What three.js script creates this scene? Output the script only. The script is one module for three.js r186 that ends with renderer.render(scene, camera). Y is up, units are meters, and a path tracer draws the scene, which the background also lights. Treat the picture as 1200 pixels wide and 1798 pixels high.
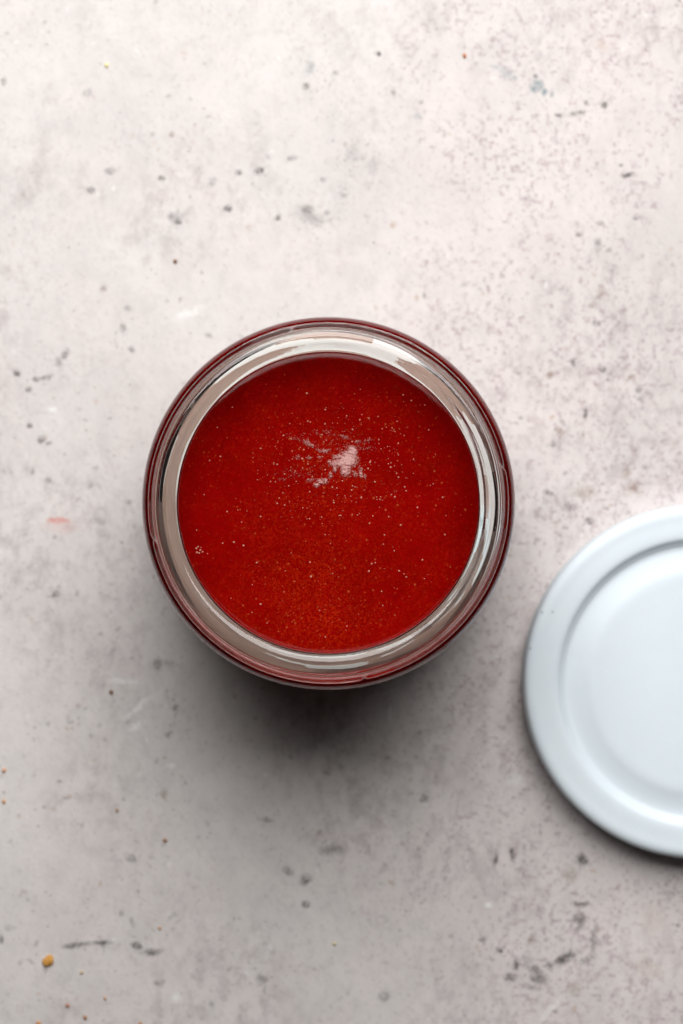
import * as THREE from 'three';
import { mergeGeometries } from 'three/addons/utils/BufferGeometryUtils.js';
import { RectAreaLightUniformsLib } from 'three/addons/lights/RectAreaLightUniformsLib.js';

// ---------------------------------------------------------------- camera, light, exposure
const MM = 0.001;
const CAM_Y = 0.750;                       // lens height over the stone surface
const F = 5497;                            // focal length in pixels of the 1200 x 1798 photograph
const scene = new THREE.Scene();
const camera = new THREE.PerspectiveCamera(2 * Math.atan(899 / F) * 180 / Math.PI, 1200 / 1798, 0.05, 20);
camera.up.set(0, 0, -1);
camera.position.set(0, CAM_Y, 0);
camera.lookAt(0, 0, 0);
camera.focus = CAM_Y - 0.068;
camera.userData.fStop = 13;

const renderer = new THREE.WebGLRenderer({ antialias: true });
renderer.setSize(683, 1024);
renderer.toneMapping = THREE.LinearToneMapping;
renderer.toneMappingExposure = 1.0;
renderer.shadowMap.enabled = true;

scene.background = new THREE.Color().setRGB(0.014, 0.011, 0.010);   // dim room around the table

RectAreaLightUniformsLib.init();
const LAMP = { at: [0.024, 0.484, -0.424], aim: [0.0, 0.0, -0.146], w: 0.58, h: 0.64, power: 5.9, color: [1.0, 0.992, 0.982] };
function softbox() {
  const g = new THREE.Group(); g.name = 'softbox_lamp';
  g.position.set(...LAMP.at); g.lookAt(...LAMP.aim);                 // +z of a mesh faces the aim
  g.userData = { label: 'large rectangular studio softbox with white diffuser hanging above the stone', category: 'lamp' };
  const dark = new THREE.MeshStandardMaterial({ color: 0x17171a, roughness: 0.8 });
  const shell = new THREE.CylinderGeometry(0.09, 0.5 * Math.SQRT2, 0.16, 4, 1, true); shell.rotateY(Math.PI / 4); shell.rotateX(Math.PI / 2);
  shell.scale(LAMP.w + 0.02, LAMP.h + 0.02, -1); shell.translate(0, 0, -0.085);
  const s = new THREE.Mesh(shell, dark); s.name = 'housing'; s.castShadow = true; g.add(s);
  const face = new THREE.Mesh(new THREE.BoxGeometry(LAMP.w, LAMP.h, 0.002), new THREE.MeshStandardMaterial({ color: 0xffffff, roughness: 1, emissive: new THREE.Color(...LAMP.color), emissiveIntensity: 0.8 }));
  face.name = 'diffuser'; g.add(face);
  scene.add(g);
  const l = new THREE.RectAreaLight(new THREE.Color().setRGB(...LAMP.color), LAMP.power, LAMP.w, LAMP.h);
  l.name = 'softbox_light';
  const dir = new THREE.Vector3(...LAMP.aim).sub(new THREE.Vector3(...LAMP.at)).normalize();
  l.position.set(...LAMP.at).addScaledVector(dir, 0.004); l.lookAt(...LAMP.aim); l.castShadow = true;
  scene.add(l);
}

// ---------------------------------------------------------------- helpers
function rng(seed) { let s = seed >>> 0; return () => { s = (s + 0x6D2B79F5) >>> 0; let t = Math.imul(s ^ (s >>> 15), 1 | s); t = (t + Math.imul(t ^ (t >>> 7), 61 | t)) ^ t; return ((t ^ (t >>> 14)) >>> 0) / 4294967296; }; }
const smooth = (a, b, x) => { const t = Math.min(1, Math.max(0, (x - a) / (b - a))); return t * t * (3 - 2 * t); };
const lerp = (a, b, t) => a + (b - a) * t;
function makeNoise(seed) {
  const r = rng(seed), T = new Float32Array(65536); for (let i = 0; i < 65536; i++) T[i] = r() * 2 - 1;
  const at = (x, y) => T[((x & 255) | ((y & 255) << 8))];
  const n = (x, y) => { const xi = Math.floor(x), yi = Math.floor(y); let u = x - xi, v = y - yi; u = u * u * (3 - 2 * u); v = v * v * (3 - 2 * v); return lerp(lerp(at(xi, yi), at(xi + 1, yi), u), lerp(at(xi, yi + 1), at(xi + 1, yi + 1), u), v); };
  n.fbm = (x, y, o = 4, g = 0.5) => { let a = 1, s = 0, t = 0; for (let i = 0; i < o; i++) { s += a * n(x + i * 17.3, y - i * 9.1); t += a; a *= g; const X = x * 1.62 - y * 1.22; y = x * 1.22 + y * 1.62; x = X; } return s / t; };
  return n;
}
const S0 = F / (CAM_Y * 1000);                                       // photo pixels per mm on the stone
const onStone = (px, py) => [(px - 600) / S0 * MM, (py - 899) / S0 * MM];
function add(name, geo, mat, parent) { const m = new THREE.Mesh(geo, mat); m.name = name; m.castShadow = m.receiveShadow = true; parent.add(m); return m; }
const toSRGB = (c) => 255 * (c <= 0.0031308 ? 12.92 * c : 1.055 * Math.pow(c, 1 / 2.4) - 0.055);
function texture(data, w, h, srgb) { const t = new THREE.DataTexture(data, w, h, THREE.RGBAFormat); t.magFilter = THREE.LinearFilter; t.minFilter = THREE.LinearMipmapLinearFilter; t.generateMipmaps = true; t.wrapS = t.wrapT = THREE.MirroredRepeatWrapping; if (srgb) t.colorSpace = THREE.SRGBColorSpace; t.needsUpdate = true; return t; }

softbox();

// ---------------------------------------------------------------- stone surface
const N = 2048, SPAN = 0.264;                                        // one texture tile covers SPAN metres
function stoneTextures() {
  const col = new Float32Array(N * N * 3), hgt = new Float32Array(N * N);
  const n1 = makeNoise(11), n2 = makeNoise(23), n3 = makeNoise(37), n4 = makeNoise(51), n5 = makeNoise(77);
  const px = SPAN * 1000 / N;                                        // mm per texel
  for (let j = 0; j < N; j++) for (let i = 0; i < N; i++) {
    const x = (i + 0.5) * px - SPAN * 500, z = (j + 0.5) * px - SPAN * 500;       // mm on the stone
    const cloud = n1.fbm(x / 26 + 3, z / 26, 4, 0.55);               // broad plaster clouds
    const mott = n2.fbm(x / 5.5, z / 5.5, 4, 0.6);
    const grain = n3.fbm(x / 0.9, z / 0.9, 3, 0.6);
    const pinkR = smooth(-5, 40, x + 12 * n4(x / 20, z / 20));       // pinker freckled half
    const fre = n4.fbm(x / 0.95 + 40, z / 0.95, 4, 0.62);
    const freckle = smooth(-0.05, 0.75, fre + 0.30 * n5.fbm(x / 9, z / 9, 3, 0.6) - 0.10 + 0.06 * pinkR) * (0.40 + 0.60 * pinkR);
    const warm = n5.fbm(x / 16 + 9, z / 16 + 5, 3, 0.5);
    const drift = smooth(-0.10, 0.55, n1.fbm(x / 30 + 71, z / 38 + 13, 3, 0.55) + 0.10 * pinkR);         // worn drifts of mauve grey
    const rub = smooth(-0.25, 0.65, n5.fbm(x / 2.6 + 21, z / 3.4 - 8, 5, 0.66));                            // rubbed, smudgy grain inside them
    let v = 1 + 0.09 * cloud + 0.06 * mott + 0.022 * grain - (0.06 + 0.17 * drift) * rub;
    let r = 0.645 * v, g = 0.605 * v, b = 0.587 * v;
    const p = 0.5 * pinkR + 0.45 * warm + 0.2 * mott + 0.8 * drift * rub;
    r *= 1 + 0.010 * p; g *= 1 - 0.026 * p; b *= 1 - 0.016 * p;
    const f = 0.30 * freckle; r *= 1 - f; g *= 1 - f * 1.22; b *= 1 - f * 1.12;
    const k = (j * N + i); col[k * 3] = r; col[k * 3 + 1] = g; col[k * 3 + 2] = b;
    hgt[k] = 0.5 + 0.18 * mott + 0.16 * grain - 0.10 * freckle;
  }
  // a soft irregular mark: centre and half-axes in mm on the stone, colour multiplier
  function mark(x, z, rx, rz, rot, strength, tint, seed, sharp = 0.5, ragged = false) {
    const R = Math.max(rx, rz) * 1.9, c = Math.cos(rot), s = Math.sin(rot);
    const i0 = Math.max(0, Math.floor((x - R + SPAN * 500) / px)), i1 = Math.min(N - 1, Math.ceil((x + R + SPAN * 500) / px));
    const j0 = Math.max(0, Math.floor((z - R + SPAN * 500) / px)), j1 = Math.min(N - 1, Math.ceil((z + R + SPAN * 500) / px));
    for (let j = j0; j <= j1; j++) for (let i = i0; i <= i1; i++) {
      const X = (i + 0.5) * px - SPAN * 500 - x, Z = (j + 0.5) * px - SPAN * 500 - z, u = (X * c + Z * s) / rx, w = (-X * s + Z * c) / rz;
      const d = Math.hypot(u, w) + 0.55 * n2.fbm((X + seed * 7.7) / (0.9 * Math.min(rx, rz) + 0.25), (Z - seed * 3.1) / (0.9 * Math.min(rx, rz) + 0.25), 3, 0.6);
      const rag = smooth(-0.55, 0.35, n3.fbm((X + seed * 5.3) / 0.55, (Z + seed * 2.9) / 0.55, 3, 0.65));     // broken by the grain of the plaster
      const a = strength * (1 - smooth(1 - sharp, 1 + sharp * 0.6, d)) * (ragged ? 0.38 + 0.62 * rag : 1); if (a <= 0) continue;
      const k = (j * N + i); for (let q = 0; q < 3; q++) col[k * 3 + q] = lerp(col[k * 3 + q], tint[q], a);
      if (tint[0] < 0.5) hgt[k] -= 0.25 * a;
    }
  }
  const DARK = [0.105, 0.095, 0.092], GREY = [0.20, 0.19, 0.19], BROWN = [0.20, 0.115, 0.075], PALE = [0.80, 0.79, 0.77], BLUE = [0.22, 0.27, 0.29], OCHRE = [0.42, 0.27, 0.17], PINK = [0.64, 0.24, 0.20];
  const R = rng(5);
  // scattered pits and specks, thicker in drifts
  let made = 0;
  for (let t = 0; t < 60000 && made < 7000; t++) {
    const x = (R() - 0.5) * SPAN * 1000, z = (R() - 0.5) * SPAN * 1000;
    const dens = 0.52 + 0.9 * n1.fbm(x / 18 + 60, z / 18 + 20, 3, 0.6) + 0.10 * smooth(0, 60, x) * smooth(-90, 20, z) + 0.14 * smooth(20, 100, z);
    if (R() > Math.pow(Math.max(0, dens), 2.2) * 0.55) continue; made++;
    const big = Math.pow(R(), 7), r = 0.12 + 0.10 * R() + 0.40 * big, el = 1 + R() * 0.9;
    const tint = R() < 0.12 ? OCHRE : R() < 0.3 ? BROWN : R() < 0.55 ? GREY : DARK;
    mark(x, z, r * el, r, R() * 3.14, 0.10 + 0.28 * R() + 0.15 * big, tint, t, 0.95);
  }
  for (let t = 0; t < 90; t++) { const x = (R() - 0.5) * SPAN * 1000, z = (R() - 0.5) * SPAN * 1000; mark(x, z, 0.3 + R() * 0.8, 0.25 + R() * 0.3, R() * 3.14, 0.25 + 0.3 * R(), PALE, t + 900, 0.7); }
  // marks that can be told apart in the photograph: [px, py, half-length, half-width (photo px), turn, strength, tint]
  const M = (list) => list.forEach(([x, y, a, b, rot, s, tint], q) => mark((x - 600) / S0, (y - 899) / S0, a / S0 * 1.2, b / S0 * 1.25, rot, Math.min(0.95, s * 1.55), tint, q * 3 + 2, 0.75, true));
  M([
    [944, 148, 11, 9, 0.6, 0.55, BLUE], [957, 162, 6, 4, 1.8, 0.6, BLUE], [936, 157, 7, 4, 0.9, 0.65, BLUE], [941, 133, 4, 3, 0, 0.5, DARK], [970, 165, 5, 3, 2, 0.5, BLUE], [890, 128, 14, 7, 0.5, 0.35, BLUE], [868, 117, 7, 3, 0.2, 0.3, BLUE], [905, 137, 5, 3, 0, 0.3, BLUE],
    [1030, 181, 5, 3, 0.8, 0.6, DARK], [1061, 185, 6, 4, 2.5, 0.65, DARK], [982, 203, 6, 3, 0.2, 0.5, DARK], [1012, 200, 14, 4, -0.2, 0.4, DARK], [1102, 307, 9, 4, -0.2, 0.6, DARK], [1090, 290, 4, 3, 0, 0.45, DARK], [1115, 384, 4, 3, 0, 0.5, GREY], [1017, 412, 5, 4, 0, 0.6, DARK], [1050, 430, 5, 10, 0, 0.4, DARK], [1055, 393, 4, 4, 0, 0.45, DARK], [1070, 440, 4, 3, 0, 0.5, DARK],
    [666, 95, 4, 4, 0, 0.6, DARK], [545, 118, 7, 10, 0.4, 0.4, BLUE], [538, 152, 5, 5, 0, 0.6, DARK], [590, 129, 5, 4, 0, 0.45, GREY], [732, 204, 6, 4, 0, 0.25, BLUE],
    [401, 366, 6, 5, 0, 0.7, DARK], [489, 383, 5, 5, 0, 0.6, DARK], [456, 301, 8, 5, -0.5, 0.65, DARK], [420, 303, 5, 4, 0, 0.5, DARK], [160, 334, 6, 5, 0, 0.6, DARK], [284, 313, 5, 4, 0, 0.5, DARK], [194, 301, 7, 6, 0, 0.4, GREY], [310, 383, 9, 9, 0, 0.4, GREY], [300, 378, 4, 5, 0, 0.35, DARK], [314, 390, 5, 4, 0, 0.45, DARK], [513, 278, 9, 4, -0.3, 0.5, GREY], [535, 375, 16, 12, 0.4, 0.28, GREY], [540, 368, 9, 6, 0, 0.3, DARK], [375, 320, 5, 7, 0.5, 0.4, GREY], [7, 143, 4, 6, 0.4, 0.55, DARK], [155, 163, 9, 6, 0, 0.3, GREY], [303, 236, 5, 4, 0, 0.4, BROWN], [567, 315, 4, 4, 0, 0.45, GREY], [620, 270, 10, 16, 0.3, 0.22, GREY], [655, 290, 9, 13, 0.3, 0.22, GREY], [560, 390, 12, 8, 0.1, 0.25, GREY],
    [30, 655, 5, 5, 0, 0.6, DARK], [64, 667, 6, 4, 0, 0.5, DARK], [50, 684, 5, 4, 0, 0.6, DARK], [82, 663, 10, 4, -0.3, 0.5, DARK], [105, 637, 7, 5, 0.8, 0.5, DARK], [115, 622, 5, 9, 0.5, 0.45, DARK], [53, 748, 5, 4, 0, 0.5, DARK], [74, 773, 6, 6, 0, 0.5, DARK], [85, 779, 5, 3, 0, 0.4, DARK], [216, 575, 5, 6, 0.3, 0.45, DARK], [231, 614, 5, 4, 0, 0.5, DARK], [225, 542, 6, 5, 0, 0.35, GREY], [182, 507, 5, 4, 0, 0.35, BROWN], [97, 1043, 8, 4, -0.5, 0.5, DARK], [175, 915, 14, 5, 0.1, 0.32, GREY], [226, 882, 7, 4, 0, 0.4, GREY], [57, 828, 4, 5, 0, 0.4, GREY], [85, 842, 5, 5, 0, 0.35, GREY], [168, 822, 5, 3, 0, 0.35, GREY],
    [105, 914, 18, 4.2, 0.0, 0.62, PINK], [108, 925, 22, 10, 0.05, 0.13, PINK],
    [93, 719, 7, 4, 0, 0.75, PALE], [330, 550, 20, 7, -0.4, 0.5, PALE], [310, 1752, 6, 6, 0, 0.7, PALE], [858, 1590, 6, 5, 0, 0.7, PALE], [245, 1240, 26, 4, -0.75, 0.55, PALE], [240, 1275, 12, 5, -0.5, 0.5, PALE], [215, 1196, 28, 4, 0.05, 0.4, PALE], [300, 1345, 10, 4, -0.2, 0.4, PALE], [970, 1770, 24, 4, -0.8, 0.5, PALE], [685, 1255, 3, 12, 0, 0.5, PALE], [905, 1370, 12, 10, 0, 0.3, PALE],
    [277, 1166, 7, 9, 0, 0.35, DARK], [295, 1165, 10, 5, 0.2, 0.3, DARK], [310, 1243, 6, 6, 0, 0.4, DARK], [295, 1290, 5, 5, 0, 0.4, DARK], [288, 1395, 5, 8, 0, 0.35, BROWN], [232, 1508, 9, 6, 0.4, 0.4, DARK], [105, 1373, 5, 3, 0, 0.4, DARK],
    [120, 1662, 9, 4, 0, 0.5, DARK], [135, 1660, 14, 4, -0.1, 0.5, DARK], [158, 1657, 18, 3, -0.1, 0.35, DARK], [181, 1656, 11, 4.5, 0, 0.65, DARK], [240, 1661, 9, 4.5, 0.2, 0.6, DARK], [266, 1672, 14, 5, 0, 0.55, DARK], [278, 1728, 7, 4, 0.5, 0.4, DARK], [15, 1629, 10, 5, 0.2, 0.35, [0.30, 0.29, 0.24]], [3, 1650, 3, 6, 0, 0.5, DARK], [212, 1605, 5, 5, 0, 0.4, [0.25, 0.24, 0.18]],
    [536, 1545, 9, 8, 0.5, 0.55, DARK], [537, 1587, 6, 6, 0, 0.5, DARK], [505, 1530, 8, 6, 0.6, 0.4, DARK], [585, 1492, 18, 9, 0, 0.35, DARK], [470, 1440, 12, 4, 0.2, 0.35, DARK], [460, 1720, 10, 8, 0.5, 0.35, DARK],
    [900, 1500, 3.5, 13, -0.15, 0.7, DARK], [870, 1512, 3.5, 8, 0.2, 0.6, DARK], [872, 1502, 3, 8, 0, 0.4, DARK], [1025, 1511, 10, 8, 0.4, 0.7, DARK], [1000, 1535, 16, 12, 0.2, 0.25, BROWN], [1018, 1588, 11, 4, 0.1, 0.6, DARK], [1030, 1587, 5, 4, 0, 0.5, DARK], [1014, 1610, 9, 8, 0, 0.4, DARK], [1020, 1622, 5, 12, 0.25, 0.5, DARK], [1044, 1650, 5, 26, 0.1, 0.38, DARK], [995, 1681, 19, 7, -0.5, 0.8, DARK], [985, 1686, 9, 6, -0.4, 0.6, DARK], [1030, 1685, 14, 5, -0.2, 0.35, DARK], [966, 1696, 8, 6, -0.3, 0.5, DARK], [940, 1702, 11, 6, 0.2, 0.45, DARK], [948, 1718, 13, 8, 0.1, 0.5, DARK], [906, 1695, 5, 7, 0, 0.65, DARK], [896, 1717, 9, 6, 0.2, 0.7, DARK], [878, 1668, 6, 4, 0.3, 0.65, DARK], [848, 1650, 6, 4, 0, 0.45, DARK], [925, 1685, 8, 12, 0, 0.25, GREY], [935, 1735, 14, 4, 0.1, 0.35, DARK], [932, 1650, 5, 8, 0.3, 0.4, BROWN], [1010, 1735, 12, 9, 0, 0.25, BROWN], [1140, 1700, 22, 16, 0, 0.13, OCHRE], [1150, 1610, 16, 20, 0, 0.12, OCHRE], [743, 1402, 6, 6, 0.5, 0.5, DARK], [675, 1750, 8, 10, 0.3, 0.35, DARK],
    [1030, 865, 16, 10, 0.2, 0.3, BROWN], [1000, 890, 10, 8, 0, 0.35, DARK], [1036, 915, 7, 5, 0, 0.45, DARK], [963, 865, 9, 4, 0.3, 0.5, DARK], [1110, 858, 15, 12, 0, 0.22, BROWN], [1100, 830, 7, 9, 0, 0.3, BROWN], [1059, 650, 5, 5, 0, 0.6, DARK], [1006, 636, 4, 6, 0, 0.5, DARK], [1108, 662, 7, 4, -0.5, 0.45, BROWN], [1122, 686, 5, 5, 0, 0.5, DARK], [1122, 702, 4, 4, 0, 0.4, DARK], [966, 659, 7, 5, -0.3, 0.4, BROWN], [1028, 729, 4, 8, 0.2, 0.5, DARK], [983, 758, 8, 6, 0.4, 0.4, BROWN], [973, 781, 5, 4, 0, 0.4, DARK], [1045, 568, 6, 5, 0.4, 0.45, DARK], [1040, 537, 8, 5, 0, 0.35, BROWN], [1055, 517, 6, 8, 0.3, 0.3, BROWN], [883, 485, 5, 4, 0, 0.3, BROWN], [1057, 80, 10, 8, 0, 0.2, OCHRE], [690, 395, 5, 4, -0.6, 0.4, OCHRE],
  ]);
  for (const [cx, cy, sp, cnt] of [[950, 150, 40, 40], [1020, 195, 40, 30], [1000, 190, 70, 40], [80, 655, 40, 30], [545, 375, 45, 50], [620, 300, 60, 60], [560, 130, 60, 50], [310, 385, 20, 16], [960, 1700, 60, 90], [1020, 1620, 30, 40], [1025, 1515, 25, 24], [580, 1500, 60, 50], [480, 1440, 50, 30], [440, 1680, 90, 60], [1030, 880, 60, 60], [1100, 690, 60, 40], [300, 1270, 40, 30], [1060, 440, 40, 30], [230, 1665, 50, 24], [1120, 860, 50, 40], [230, 590, 40, 20]])
    for (let t = 0; t < cnt; t++) { const g1 = Math.sqrt(-2 * Math.log(R() + 1e-6)) * sp * 0.6, a = R() * 6.283; mark((cx + g1 * Math.cos(a) - 600) / S0, (cy + g1 * Math.sin(a) - 899) / S0, 0.15 + 0.5 * R() * R(), 0.12 + 0.25 * R(), R() * 3.14, 0.15 + 0.35 * R(), R() < 0.3 ? BROWN : GREY, t + cx, 0.9, true); }
  const C = new Uint8Array(N * N * 4), B = new Uint8Array(N * N * 4);
  for (let k = 0; k < N * N; k++) {
    for (let q = 0; q < 3; q++) C[k * 4 + q] = Math.max(0, Math.min(255, toSRGB(Math.max(0, col[k * 3 + q])))); C[k * 4 + 3] = 255;
    const h = Math.max(0, Math.min(255, hgt[k] * 255)); B[k * 4] = B[k * 4 + 1] = B[k * 4 + 2] = h; B[k * 4 + 3] = 255;
  }
  return [texture(C, N, N, true), texture(B, N, N, false)];
}
const [stoneColour, stoneBump] = stoneTextures();
{
  const W = 0.62, D = 0.72, T = 0.02;
  const s = new THREE.Shape(); s.moveTo(-W / 2, -D / 2); s.lineTo(W / 2, -D / 2); s.lineTo(W / 2, D / 2); s.lineTo(-W / 2, D / 2); s.closePath();
  const g = new THREE.ExtrudeGeometry(s, { depth: T, bevelEnabled: true, bevelSize: 0.003, bevelThickness: 0.003, bevelSegments: 3 });
  g.rotateX(-Math.PI / 2); g.translate(0, -T - 0.003, 0);
  const p = g.attributes.position, uv = new Float32Array(p.count * 2);
  for (let i = 0; i < p.count; i++) { uv[i * 2] = p.getX(i) / SPAN + 0.5; uv[i * 2 + 1] = (p.getZ(i) + p.getY(i)) / SPAN + 0.5; }   // metres
  g.setAttribute('uv', new THREE.BufferAttribute(uv, 2));
  const stone = add('stone_surface', g, new THREE.MeshPhysicalMaterial({ map: stoneColour, bumpMap: stoneBump, bumpScale: 0.00018, roughness: 0.88, specularIntensity: 0.5 }), scene);
  stone.userData = { kind: 'structure', label: 'pale pinkish grey speckled stone surface', category: 'surface' };
}

// ---------------------------------------------------------------- glass jar
const JAR_X = -2.87 * MM, JAR_Z = -1.88 * MM, RIM = 70;
const jar = new THREE.Group(); jar.name = 'glass_jar'; jar.position.set(JAR_X, 0, JAR_Z); scene.add(jar);
jar.userData = { label: 'open clear glass jar with screw thread, filled with red sauce', category: 'jar' };

function sampleCurve(points, n, tension = 0.5) { const c = new THREE.CatmullRomCurve3(points.map(([r, y]) => new THREE.Vector3(r, y, 0)), false, 'centripetal', tension); return c.getSpacedPoints(n).map((v) => [Math.max(0, v.x), v.y]); }
// closed profile in mm, from the middle of the foot up the outside, over the lip and down the inside
const outside = [[0.01, 2.2], [28, 1.8], [33, 0.7], [35.4, 0.05], [37.6, 0.5], [39.4, 2.4], [40.4, 6], [40.5, 12], [40.5, 40], [40.5, 64], [40.5, 70.6], [40.35, 72.4], [40.0, 73.8], [39.5, 74.7], [38.9, 75.2], [38.3, 75.3], [37.7, 76.2], [37.5, 77.6], [37.4, 79.5], [37.4, 81.5], [37.35, 83.2], [37.2, 83.9], [36.9, 84.45], [36.4, 84.8], [35.8, 84.95], [35.0, 85.0]];
const inside = [[35.0, 85.0], [33.6, 84.92], [32.7, 84.55], [32.1, 83.9], [31.9, 82.8], [32.0, 81], [32.1, 79.6], [32.35, 78.4], [32.9, 77.4], [33.6, 76.6], [34.2, 75.9], [34.5, 75.2], [34.9, 74.6], [35.8, 73.7], [36.6, 72.9], [36.9, 72.2], [37.3, 70.4], [37.7, 68.4], [38.2, 66.4], [38.9, 64.8], [39.1, 62.5], [39.0, 40], [38.6, 12], [37.2, 7.6], [35, 5.2], [31, 4.5], [0.01, 4.2]];
const SEG = 384;
// four thread starts, each running a little over a quarter turn; angles follow the thread ends in view
const STARTS = [-0.25, Math.PI / 2 - 0.25, Math.PI - 0.25, 1.5 * Math.PI - 0.25];
function thread(a, y) {
  let h = 0;
  for (const s0 of STARTS) {
    let t = (a - s0) % (2 * Math.PI); if (t < 0) t += 2 * Math.PI;
    const span = Math.PI / 2 + 0.10; if (t > span) continue;
    const u = t / span, yc = 81.6 - 2.6 * u, taper = smooth(0, 0.05, u) * (1 - smooth(0.95, 1, u));
    const d = Math.abs(y - yc) / 1.2; h = Math.max(h, 1.2 * taper * Math.exp(-Math.pow(d, 2.6)));
  }
  return h;
}
function lathe(profile, seg, offset) {
  const n = profile.length, pos = new Float32Array((seg + 1) * n * 3), uv = new Float32Array((seg + 1) * n * 2), idx = [];
  for (let i = 0; i <= seg; i++) { const a = i / seg * 2 * Math.PI; for (let j = 0; j < n; j++) { const [r0, y] = profile[j], r = r0 + (offset ? offset(a, y, j, r0) : 0), k = i * n + j; pos[k * 3] = r * Math.cos(a) * MM; pos[k * 3 + 1] = y * MM; pos[k * 3 + 2] = r * Math.sin(a) * MM; uv[k * 2] = i / seg; uv[k * 2 + 1] = j / (n - 1); } }
  for (let i = 0; i < seg; i++) for (let j = 0; j < n - 1; j++) { const a = i * n + j, b = a + n; idx.push(a, a + 1, b, b, a + 1, b + 1); }
  const g = new THREE.BufferGeometry(); g.setAttribute('position', new THREE.BufferAttribute(pos, 3)); g.setAttribute('uv', new THREE.BufferAttribute(uv, 2)); g.setIndex(idx); g.computeVertexNormals();
  const nm = g.attributes.normal; for (let j = 0; j < n; j++) { const a = j, b = seg * n + j, v = new THREE.Vector3(nm.getX(a) + nm.getX(b), nm.getY(a) + nm.getY(b), nm.getZ(a) + nm.getZ(b)).normalize(); nm.setXYZ(a, v.x, v.y, v.z); nm.setXYZ(b, v.x, v.y, v.z); }
  return g;
}
const glassMat = new THREE.MeshPhysicalMaterial({ color: 0xffffff, roughness: 0.0, transmission: 1, thickness: 0.002, ior: 1.52, attenuationColor: new THREE.Color().setRGB(0.90, 0.95, 0.92), attenuationDistance: 0.02, specularIntensity: 1 });
const wob = makeNoise(131);
const KR = 1.0225, DROP = 15;                                        // the jar is squat: the straight body is DROP mm shorter than the profile above, all radii a little larger
const squat = ([r, y]) => [r * KR, y < 12 ? y : y < 60 ? lerp(12, 60 - DROP, (y - 12) / 48) : y - DROP];
const thin = (list) => list.filter(([, y], k) => y > 64 || k % 8 === 0 || k === list.length - 1);
const outP = thin(sampleCurve(outside, 700)).map(squat), inP = thin(sampleCurve(inside, 900)).map(squat), nOut = outP.length;
const jarProfile = [...outP, ...inP.slice(1)];
const seam = (a, a0) => { let d = Math.abs(((a - a0 + Math.PI * 3) % (2 * Math.PI)) - Math.PI); return Math.exp(-d * d / (2 * 0.004 * 0.004)); };
const wave = (a, y, j, r) => {
  const cx = Math.cos(a) * 3, cz = Math.sin(a) * 3, w = r > 20 ? 0.05 * wob.fbm(cx * 1.2 + 5, cz * 1.2 + y * 0.09, 3) : 0;
  y += DROP; if (j < nOut && y > 76.5) return w * 0.6 + thread(a, y) + (y < 84 ? 0.10 * (seam(a, 4.45) + seam(a, 1.31)) : 0);
  const band = y > 69 && y < 80 ? (0.10 * wob.fbm(y * 1.1 + 0.35 * cx, 7 + 0.3 * cz, 2) + 0.030 * wob(y * 3.4 + 0.8 * cx, 40 + 0.8 * cz)) * smooth(69, 71, y) * (1 - smooth(78, 80, y)) : 0;   // waves left by the mould in shoulder and neck
  return w * (j < nOut ? 1 : 0.6) + (j >= nOut ? band : 0);
};
add('glass_body', lathe(jarProfile, 640, wave), glassMat, jar);

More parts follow.
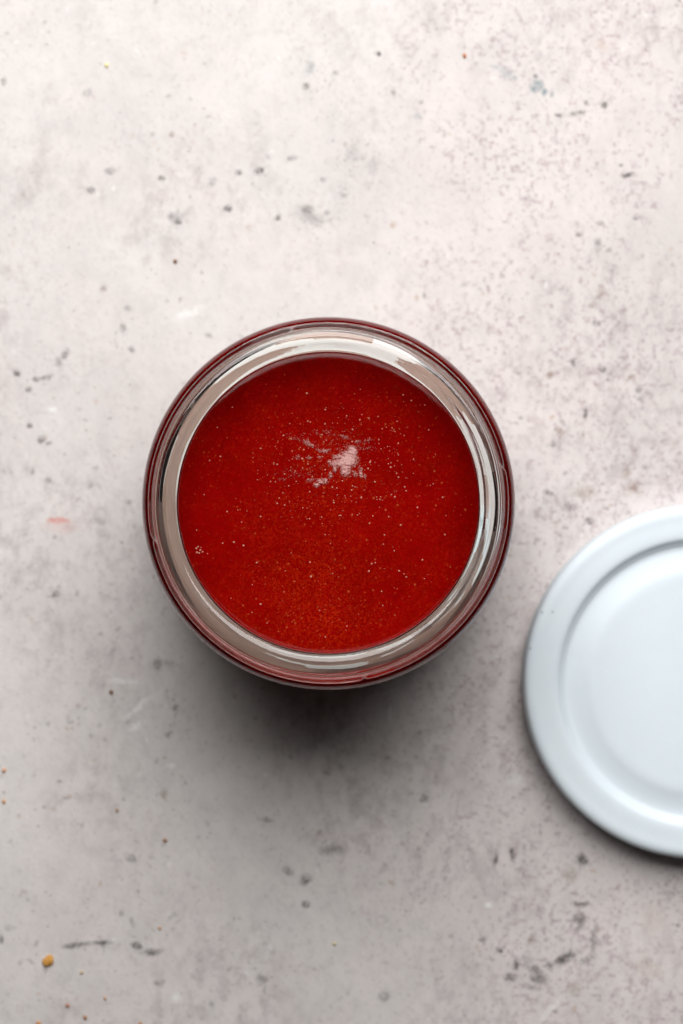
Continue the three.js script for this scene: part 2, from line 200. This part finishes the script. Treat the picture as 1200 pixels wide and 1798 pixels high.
// ---------------------------------------------------------------- sauce
const LEVEL = 72.4 - DROP;
function sauceTexture() {
  const n = 1536, span = 78, C = new Uint8Array(n * n * 4), col = new Float32Array(n * n * 3), q1 = makeNoise(301), q2 = makeNoise(302), q3 = makeNoise(303);
  const p = span / n;
  for (let j = 0; j < n; j++) for (let i = 0; i < n; i++) {
    const x = (i + 0.5) * p - span / 2, z = (j + 0.5) * p - span / 2, k = (j * n + i) * 3;
    const m = q1.fbm(x / 7, z / 7, 4, 0.55), g = q2.fbm(x / 0.5, z / 0.5, 3, 0.6), pulp = smooth(0.28, 0.75, q3.fbm(x / 0.42, z / 0.42, 2, 0.6) + 0.25 * q1(x / 8 + 9, z / 8));
    const v = 1 + 0.16 * m + 0.20 * g;
    const pulpGlow = 0.10 + 0.9 * Math.exp(-((x + 5) ** 2 + (z - 25) ** 2) / 170) + 0.35 * Math.exp(-((x + 2) ** 2 + (z + 4) ** 2) / 190) + 0.30 * q3(x / 5, z / 5);   // fine orange pulp, thickened at the lower side to paint in an orange light glow
    const speck = Math.max(0, pulpGlow) * smooth(-0.15, 0.7, q2.fbm(x / 0.28 + 90, z / 0.28, 3, 0.7));
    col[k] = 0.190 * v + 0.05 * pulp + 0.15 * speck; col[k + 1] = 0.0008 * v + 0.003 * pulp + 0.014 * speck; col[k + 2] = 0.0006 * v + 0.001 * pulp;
  }
  const R = rng(77);
  const spot = (x, z, r, tint, a) => { const i0 = Math.max(0, Math.floor((x - r + span / 2) / p) - 1), i1 = Math.min(n - 1, Math.ceil((x + r + span / 2) / p) + 1), j0 = Math.max(0, Math.floor((z - r + span / 2) / p) - 1), j1 = Math.min(n - 1, Math.ceil((z + r + span / 2) / p) + 1);
    for (let j = j0; j <= j1; j++) for (let i = i0; i <= i1; i++) { const d = Math.hypot((i + 0.5) * p - span / 2 - x, (j + 0.5) * p - span / 2 - z) / r, w = a * (1 - smooth(0.35, 1, d)); if (w > 0) for (let c = 0; c < 3; c++) { const k = (j * n + i) * 3 + c; col[k] = lerp(col[k], tint[c], w); } } };
  for (let t = 0; t < 9000; t++) {                                   // orange pulp; its dense lower side also paints in the translucent glow
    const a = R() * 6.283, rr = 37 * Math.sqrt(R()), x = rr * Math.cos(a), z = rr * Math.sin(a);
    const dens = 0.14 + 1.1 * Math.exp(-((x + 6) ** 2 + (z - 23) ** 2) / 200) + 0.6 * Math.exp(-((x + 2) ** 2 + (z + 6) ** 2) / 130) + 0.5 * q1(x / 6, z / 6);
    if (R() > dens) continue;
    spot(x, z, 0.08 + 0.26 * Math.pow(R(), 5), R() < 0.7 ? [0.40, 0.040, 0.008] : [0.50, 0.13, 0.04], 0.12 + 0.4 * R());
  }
  for (let k = 0; k < n * n; k++) { for (let c = 0; c < 3; c++) C[k * 4 + c] = Math.max(0, Math.min(255, toSRGB(col[k * 3 + c]))); C[k * 4 + 3] = 255; }
  return texture(C, n, n, true);
}
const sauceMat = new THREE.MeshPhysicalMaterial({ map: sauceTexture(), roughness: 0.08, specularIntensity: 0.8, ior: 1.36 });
{
  const E = 0.06;                                                    // the sauce wets the glass
  const wall = inP.filter(([, y]) => y < LEVEL - 0.05).map(([r, y]) => [r > 1 ? r + E : r, y - (y < 8 ? E : 0)]).reverse();   // bottom middle up to the level
  const topR = inP.filter(([, y]) => y > LEVEL).at(-1)[0];
  const prof = [...wall, [topR + E, LEVEL + 0.05], [topR - 0.15, LEVEL - 0.12], [topR - 0.5, LEVEL - 0.30], [topR - 1.2, LEVEL - 0.40], [topR - 3, LEVEL - 0.42], [22, LEVEL - 0.42], [14, LEVEL - 0.42], [6, LEVEL - 0.42], [0.01, LEVEL - 0.42]];
  const g = lathe(prof, 192), p = g.attributes.position, uv = g.attributes.uv;
  for (let i = 0; i < p.count; i++) uv.setXY(i, p.getX(i) / (78 * MM) + 0.5, p.getZ(i) / (78 * MM) + 0.5);
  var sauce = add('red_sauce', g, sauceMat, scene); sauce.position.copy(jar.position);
  sauce.userData = { label: 'glossy red sauce with pale foam and orange pulp filling the glass jar', category: 'sauce' };
}
const TOP = LEVEL - 0.42;
{ // thin broken film added in neck and shoulder, tinting the glass like reflected sauce
  const prof = inP.map((p, j) => [...p, nOut + j]).filter(([r, y]) => y > LEVEL - 0.5 && y + DROP < 81 && r > 20), n = prof.length, seg = 900, fm = makeNoise(515), pos = [], idx = [], id = new Int32Array((seg + 1) * n).fill(-1);
  const filmMask = (i, j) => { const a = (i % seg) / seg * 2 * Math.PI, y = prof[j][1] + DROP, c = Math.cos(a), d = Math.sin(a); return fm.fbm(c * 1.5 + 4, y * 0.85 + d * 0.8, 3, 0.55) + fm.fbm(d * 1.5 + 60, y * 0.7 - c * 0.8, 3, 0.55) - 0.06 - 0.03 * (y - 74); };
  const vert = (i, j) => { i %= seg; const k = i * n + j; if (id[k] < 0) { id[k] = pos.length / 3; const a = i / seg * 2 * Math.PI, [r0, y, q] = prof[j], r = r0 + wave(a, y, q, r0) + 0.03; pos.push(r * Math.cos(a) * MM, y * MM, r * Math.sin(a) * MM); } return id[k]; };
  for (let i = 0; i < seg; i++) for (let j = 0; j < n - 1; j++) if (filmMask(i, j) > 0 && filmMask(i + 1, j + 1) > 0) idx.push(vert(i, j), vert(i, j + 1), vert(i + 1, j), vert(i + 1, j), vert(i, j + 1), vert(i + 1, j + 1));
  const g = new THREE.BufferGeometry(); g.setAttribute('position', new THREE.BufferAttribute(new Float32Array(pos), 3)); g.setIndex(idx); g.computeVertexNormals();
  add('added_tint_film', g, new THREE.MeshPhysicalMaterial({ color: new THREE.Color().setRGB(0.80, 0.66, 0.60), roughness: 0.3, transmission: 0.88, thickness: 0, side: THREE.DoubleSide }), sauce).userData = { label: 'thin brownish film added on the inner glass to stand for sauce reflections', kind: 'stuff' };
}
// pale foam lying on the sauce: raised islands cut out of a mask
const SS = F / (CAM_Y * 1000 - TOP);                                 // photo px per mm at the sauce level
const onSauce = (px, py) => [(px - 600) / SS - JAR_X / MM, (py - 899) / SS - JAR_Z / MM];
{
  const fn = makeNoise(404), cell = 0.042, x0 = onSauce(440, 0)[0], x1 = onSauce(720, 0)[0], z0 = onSauce(0, 735)[1], z1 = onSauce(0, 890)[1];
  const lobes = [[612, 806, 17, 15, 0, 1.25], [600, 812, 21, 11, 0, 1.1], [608, 824, 11, 15, 0.1, 1.05], [619, 793, 10, 11, 0, 1.15], [597, 802, 14, 6, 0, 1.0], [634, 829, 4.5, 12, -0.25, 0.95], [641, 838, 3.5, 8, -0.1, 0.85], [624, 832, 5, 6, 0, 0.9], [588, 823, 4.5, 9, 0.35, 0.9], [581, 835, 5, 8, 0.2, 0.85], [567, 845, 11, 6, 0, 1.0], [556, 851, 7, 5, 0, 0.95], [546, 843, 11, 4, 0, 0.75], [565, 791, 13, 4.5, 0.25, 0.85], [541, 778, 10, 5, 0.5, 0.85], [549, 783, 10, 4, 0.3, 0.8], [577, 790, 8, 4, 0.2, 0.75], [543, 803, 6, 4, 0, 0.8], [562, 803, 5, 3, 0, 0.75], [522, 803, 6, 6, 0, 0.7], [580, 810, 7, 4, 0, 0.8], [608, 768, 18, 4, 0.3, 0.72], [629, 776, 10, 4, 0, 0.78], [646, 773, 10, 3, 0, 0.7], [640, 786, 20, 8, 0, 0.55], [526, 770, 30, 10, 0.3, 0.5], [520, 830, 40, 12, 0, 0.45], [600, 790, 60, 38, 0, 0.42], [570, 760, 40, 10, 0, 0.5], [495, 842, 10, 4, 0, 0.6]].map(([x, y, a, b, r, s]) => [...onSauce(x, y), a / SS, b / SS, Math.cos(r), Math.sin(r), s]);
  const nx = Math.ceil((x1 - x0) / cell), nz = Math.ceil((z1 - z0) / cell), H = new Float32Array((nx + 1) * (nz + 1));
  for (let j = 0; j <= nz; j++) for (let i = 0; i <= nx; i++) {
    const x = x0 + i * cell, z = z0 + j * cell; let m = 0;
    for (const [cx, cz, a, b, c, s, w] of lobes) { const u = ((x - cx) * c + (z - cz) * s) / a, v = (-(x - cx) * s + (z - cz) * c) / b; m = Math.max(m, w * Math.exp(-0.55 * (u * u + v * v) ** 1.4)); }
    const t = m + 0.62 * fn.fbm(x / 0.5, z / 0.42, 5, 0.8) + 0.30 * fn(x / 0.12, z / 0.12) - 0.69;
    H[j * (nx + 1) + i] = t;
  }
  const pos = [], idx = [], tone = [], id = new Int32Array(H.length).fill(-1);
  const vert = (k) => { if (id[k] < 0) { id[k] = pos.length / 3; const i = k % (nx + 1), j = Math.floor(k / (nx + 1)); const x = x0 + i * cell, z = z0 + j * cell, thick = smooth(-0.05, 0.55, H[k]) * (0.85 + 0.15 * fn(x / 0.25 + 9, z / 0.25)); tone.push(lerp(0.28, 0.56, thick), lerp(0.060, 0.31, thick), lerp(0.045, 0.29, thick)); pos.push(x * MM, (H[k] > 0 ? 0.03 + 0.16 * Math.min(1, H[k] * 3) + 0.03 * fn(x / 0.2 + 50, z / 0.2) : -0.04) * MM, z * MM); } return id[k]; };
  for (let j = 0; j < nz; j++) for (let i = 0; i < nx; i++) { const a = j * (nx + 1) + i, b = a + 1, c = a + nx + 1, d = c + 1; if (Math.max(H[a], H[b], H[c], H[d]) <= 0) continue; idx.push(vert(a), vert(c), vert(b), vert(b), vert(c), vert(d)); }
  const g = new THREE.BufferGeometry(); g.setAttribute('position', new THREE.BufferAttribute(new Float32Array(pos), 3)); g.setAttribute('color', new THREE.BufferAttribute(new Float32Array(tone), 3)); g.setIndex(idx); g.computeVertexNormals();
  const f = add('foam', g, new THREE.MeshPhysicalMaterial({ vertexColors: true, roughness: 0.6 }), sauce);
  f.position.y = TOP * MM; f.userData = { label: 'broken patch of pale pink foam on the sauce', kind: 'stuff' };
  // tiny air bubbles and seeds scattered over the surface
  const R = rng(909), parts = [], src = new THREE.IcosahedronGeometry(1, 1);
  for (let t = 0; t < 640; t++) {
    const near = R() < 0.72; let x, z;
    if (near) { const [cx, cz] = onSauce(585, 815), a = R() * 6.283, d = 16 * Math.pow(R(), 0.75); x = cx + d * Math.cos(a) * 1.15; z = cz + d * Math.sin(a) * 0.85; } else { const a = R() * 6.283, d = 30.5 * Math.sqrt(R()); x = d * Math.cos(a); z = d * Math.sin(a); }
    if (Math.hypot(x, z) > 30.8) continue;
    const r = 0.035 + 0.15 * Math.pow(R(), 3), g2 = src.clone(); g2.scale(r * (0.8 + R() * 0.6), r * 0.5, r * (0.8 + R() * 0.5)); g2.rotateY(R() * 3); g2.translate(x, TOP + 0.01, z); g2.scale(MM, MM, MM); parts.push(g2);
  }
  for (const [px, py] of [[348, 960], [352, 966], [345, 963], [350, 971], [356, 969], [346, 970], [411, 952], [451, 988], [649, 919], [704, 922], [428, 958], [458, 907], [653, 990], [648, 1003], [700, 838], [711, 855], [458, 1061]]) { const [x, z] = onSauce(px, py), r = 0.17 + 0.06 * R(), g2 = src.clone(); g2.scale(r * MM, r * 0.6 * MM, r * MM); g2.translate(x * MM, (TOP + 0.01) * MM, z * MM); parts.push(g2); }
  const bubbles = add('bubbles', mergeGeometries(parts), new THREE.MeshPhysicalMaterial({ color: new THREE.Color().setRGB(0.50, 0.19, 0.13), roughness: 0.5 }), sauce);
  bubbles.userData = { kind: 'stuff', label: 'tiny pale bubbles scattered over the sauce' };
}

// ---------------------------------------------------------------- white lid
{
  const lidTop = 9.6, SL = F / (CAM_Y * 1000 - lidTop), k = 1 / SL;
  const lid = new THREE.Group(); lid.name = 'jar_lid'; lid.position.set((1232 - 600) * k * MM, 0, (1198 - 899) * k * MM); scene.add(lid);
  lid.userData = { label: 'round white painted metal jar lid with a recessed ring lying on the stone', category: 'lid' };
  const R = 312 * k, T = lidTop;
  const top = sampleCurve([[0.01, T - 0.85], [12, T - 0.85], [22, T - 0.85], [25.4, T - 0.87], [26.5, T - 0.98], [28.6, T - 1.45], [30.6, T - 1.78], [32.0, T - 1.80], [32.8, T - 1.45], [33.5, T - 0.70], [34.1, T - 0.18], [35.0, T], [38, T + 0.02], [40.2, T], [41.2, T - 0.35], [41.8, T - 1.1], [R, T - 3], [R - 0.05, T - 5], [R, 1.6], [R + 0.10, 0.9], [R - 0.1, 0.35], [R - 0.6, 0.05], [R - 1.2, 0.2], [R - 1.5, 0.8], [R - 1.2, 1.6], [R - 0.5, 2.4], [R - 0.4, 5], [R - 0.9, T - 1.6], [39.6, T - 0.7], [35.5, T - 0.5], [33, T - 1.2], [31.6, T - 2.3], [28.4, T - 1.95], [26, T - 1.4], [22, T - 1.3], [0.01, T - 1.3]], 300);
  const n = 512, C = new Uint8Array(n * n * 4), lm = makeNoise(611);
  for (let j = 0; j < n; j++) for (let i = 0; i < n; i++) { const q = (j * n + i) * 4, v = 1 + 0.012 * lm.fbm(i / 40, j / 40, 4, 0.6); C[q] = toSRGB(0.70 * v); C[q + 1] = toSRGB(0.775 * v); C[q + 2] = toSRGB(0.825 * v); C[q + 3] = 255; }
  for (const [px, py] of [[952, 1075], [970, 1074], [931, 1138]]) { const x = ((px - 1232) * k + R) / (2 * R) * n, z = ((py - 1198) * k + R) / (2 * R) * n; for (let j = -3; j <= 3; j++) for (let i = -3; i <= 3; i++) { const d = Math.hypot(i, j); if (d < 2.6) { const q = (Math.round(z + j) * n + Math.round(x + i)) * 4; for (let c = 0; c < 3; c++) C[q + c] *= lerp(0.72, 1, d / 2.6); } } }
  const g = lathe(top, 256), p = g.attributes.position, uv = g.attributes.uv;
  for (let i = 0; i < p.count; i++) uv.setXY(i, p.getX(i) / (2 * R * MM) + 0.5, p.getZ(i) / (2 * R * MM) + 0.5);
  add('metal_disc', g, new THREE.MeshPhysicalMaterial({ map: texture(C, n, n, true), roughness: 0.5, specularIntensity: 0.8 }), lid);
}

// ---------------------------------------------------------------- crumbs lying on the stone
{
  const CR = [
    [85, 1687, 10.5, 8.5, 4.5, 0xcf9648, 'large golden orange crumb with a rough skin on the stone', 3],
    [816, 98, 5.0, 3.6, 3.0, 0xb8744a, 'small rust orange flake alone on the bright stone', 4],
    [308, 459, 4.2, 3.8, 3.0, 0x80604a, 'dark brown round crumb alone on the clean stone near the jar', 5],
    [188, 114, 4.8, 4.0, 3.0, 0xe8d9a2, 'pale yellow crumb alone on the brightest stone', 6],
    [196, 1215, 4.6, 4.0, 3.0, 0x8a6a58, 'reddish brown crumb beside a white scratch on the stone', 7],
    [8, 1352, 4.6, 3.8, 3, 0xd8a384, 'pale peach orange crumb at the photo edge, more orange of a pair', 8], [7, 1407, 4.2, 3.6, 3, 0xcf9a6c, 'pale tan crumb at the photo edge, duller of a pair', 9],
    [119, 1765, 4.0, 3.6, 3, 0xbb8066, 'small brick red crumb beside a chalky white patch', 10], [150, 1786, 4.2, 3.8, 3, 0xb0805f, 'small red brown crumb next to the brick red crumb', 11], [68, 1796, 4.6, 3.8, 3, 0xcf9560, 'small bright orange crumb cut by the photo edge', 12], [247, 1797, 4.6, 3.8, 3, 0xc08a60, 'small rusty tan crumb cut by the photo edge', 13],
    [281, 1629, 4.0, 3.0, 3, 0xcfa684, 'tiny tan orange crumb beside the end of a dark crack line', 14], [144, 1707, 4.0, 3.0, 3, 0xcdb28e, 'tiny pale tan crumb between the golden crumb and crack line', 15], [185, 1752, 3.6, 3.0, 3, 0xd0a888, 'tiny peach crumb near the brick red crumb', 16],
    [290, 1475, 4.4, 4.0, 3, 0xa8826c, 'small terracotta crumb on the stone in the jar\'s soft shadow', 17], [206, 1423, 4.0, 3.0, 3, 0xb08a70, 'tiny brown orange crumb on the grey stone', 18], [588, 1657, 4.0, 3.2, 3, 0xd8cba0, 'tiny straw yellow crumb alone on the grey stone', 19],
  ];
  CR.forEach(([px, py, a, b, h, hex, label, seed], q) => {
    if (q) { a *= 0.85; b *= 0.85; h *= 0.75; }
    const g = new THREE.IcosahedronGeometry(1, 4), p = g.attributes.position, nn = makeNoise(700 + seed), rot = seed * 1.3;
    for (let i = 0; i < p.count; i++) {
      let x = p.getX(i), y = p.getY(i), z = p.getZ(i);
      const f = 1 + 0.32 * nn.fbm(x * 1.3 + y * 0.9, z * 1.3 - y * 0.7, 3) + 0.07 * nn(x * 5 + y * 3, z * 5 + y * 4);
      p.setXYZ(i, x * f * a / S0 * MM, Math.max(y * f, -0.75) * h * 0.5 / S0 * 2 * MM, z * f * b / S0 * MM);
    }
    g.rotateY(rot); g.computeVertexNormals(); g.computeBoundingBox();
    const c = add(q ? 'crumb_' + String(q).padStart(3, '0') : 'crumb', g, new THREE.MeshStandardMaterial({ color: hex, roughness: 0.8 }), scene);
    const [x, z] = onStone(px, py); c.position.set(x, -g.boundingBox.min.y, z);
    c.userData = { label, category: 'crumb', group: 'crumbs scattered on the stone' };
  });
}

renderer.render(scene, camera);
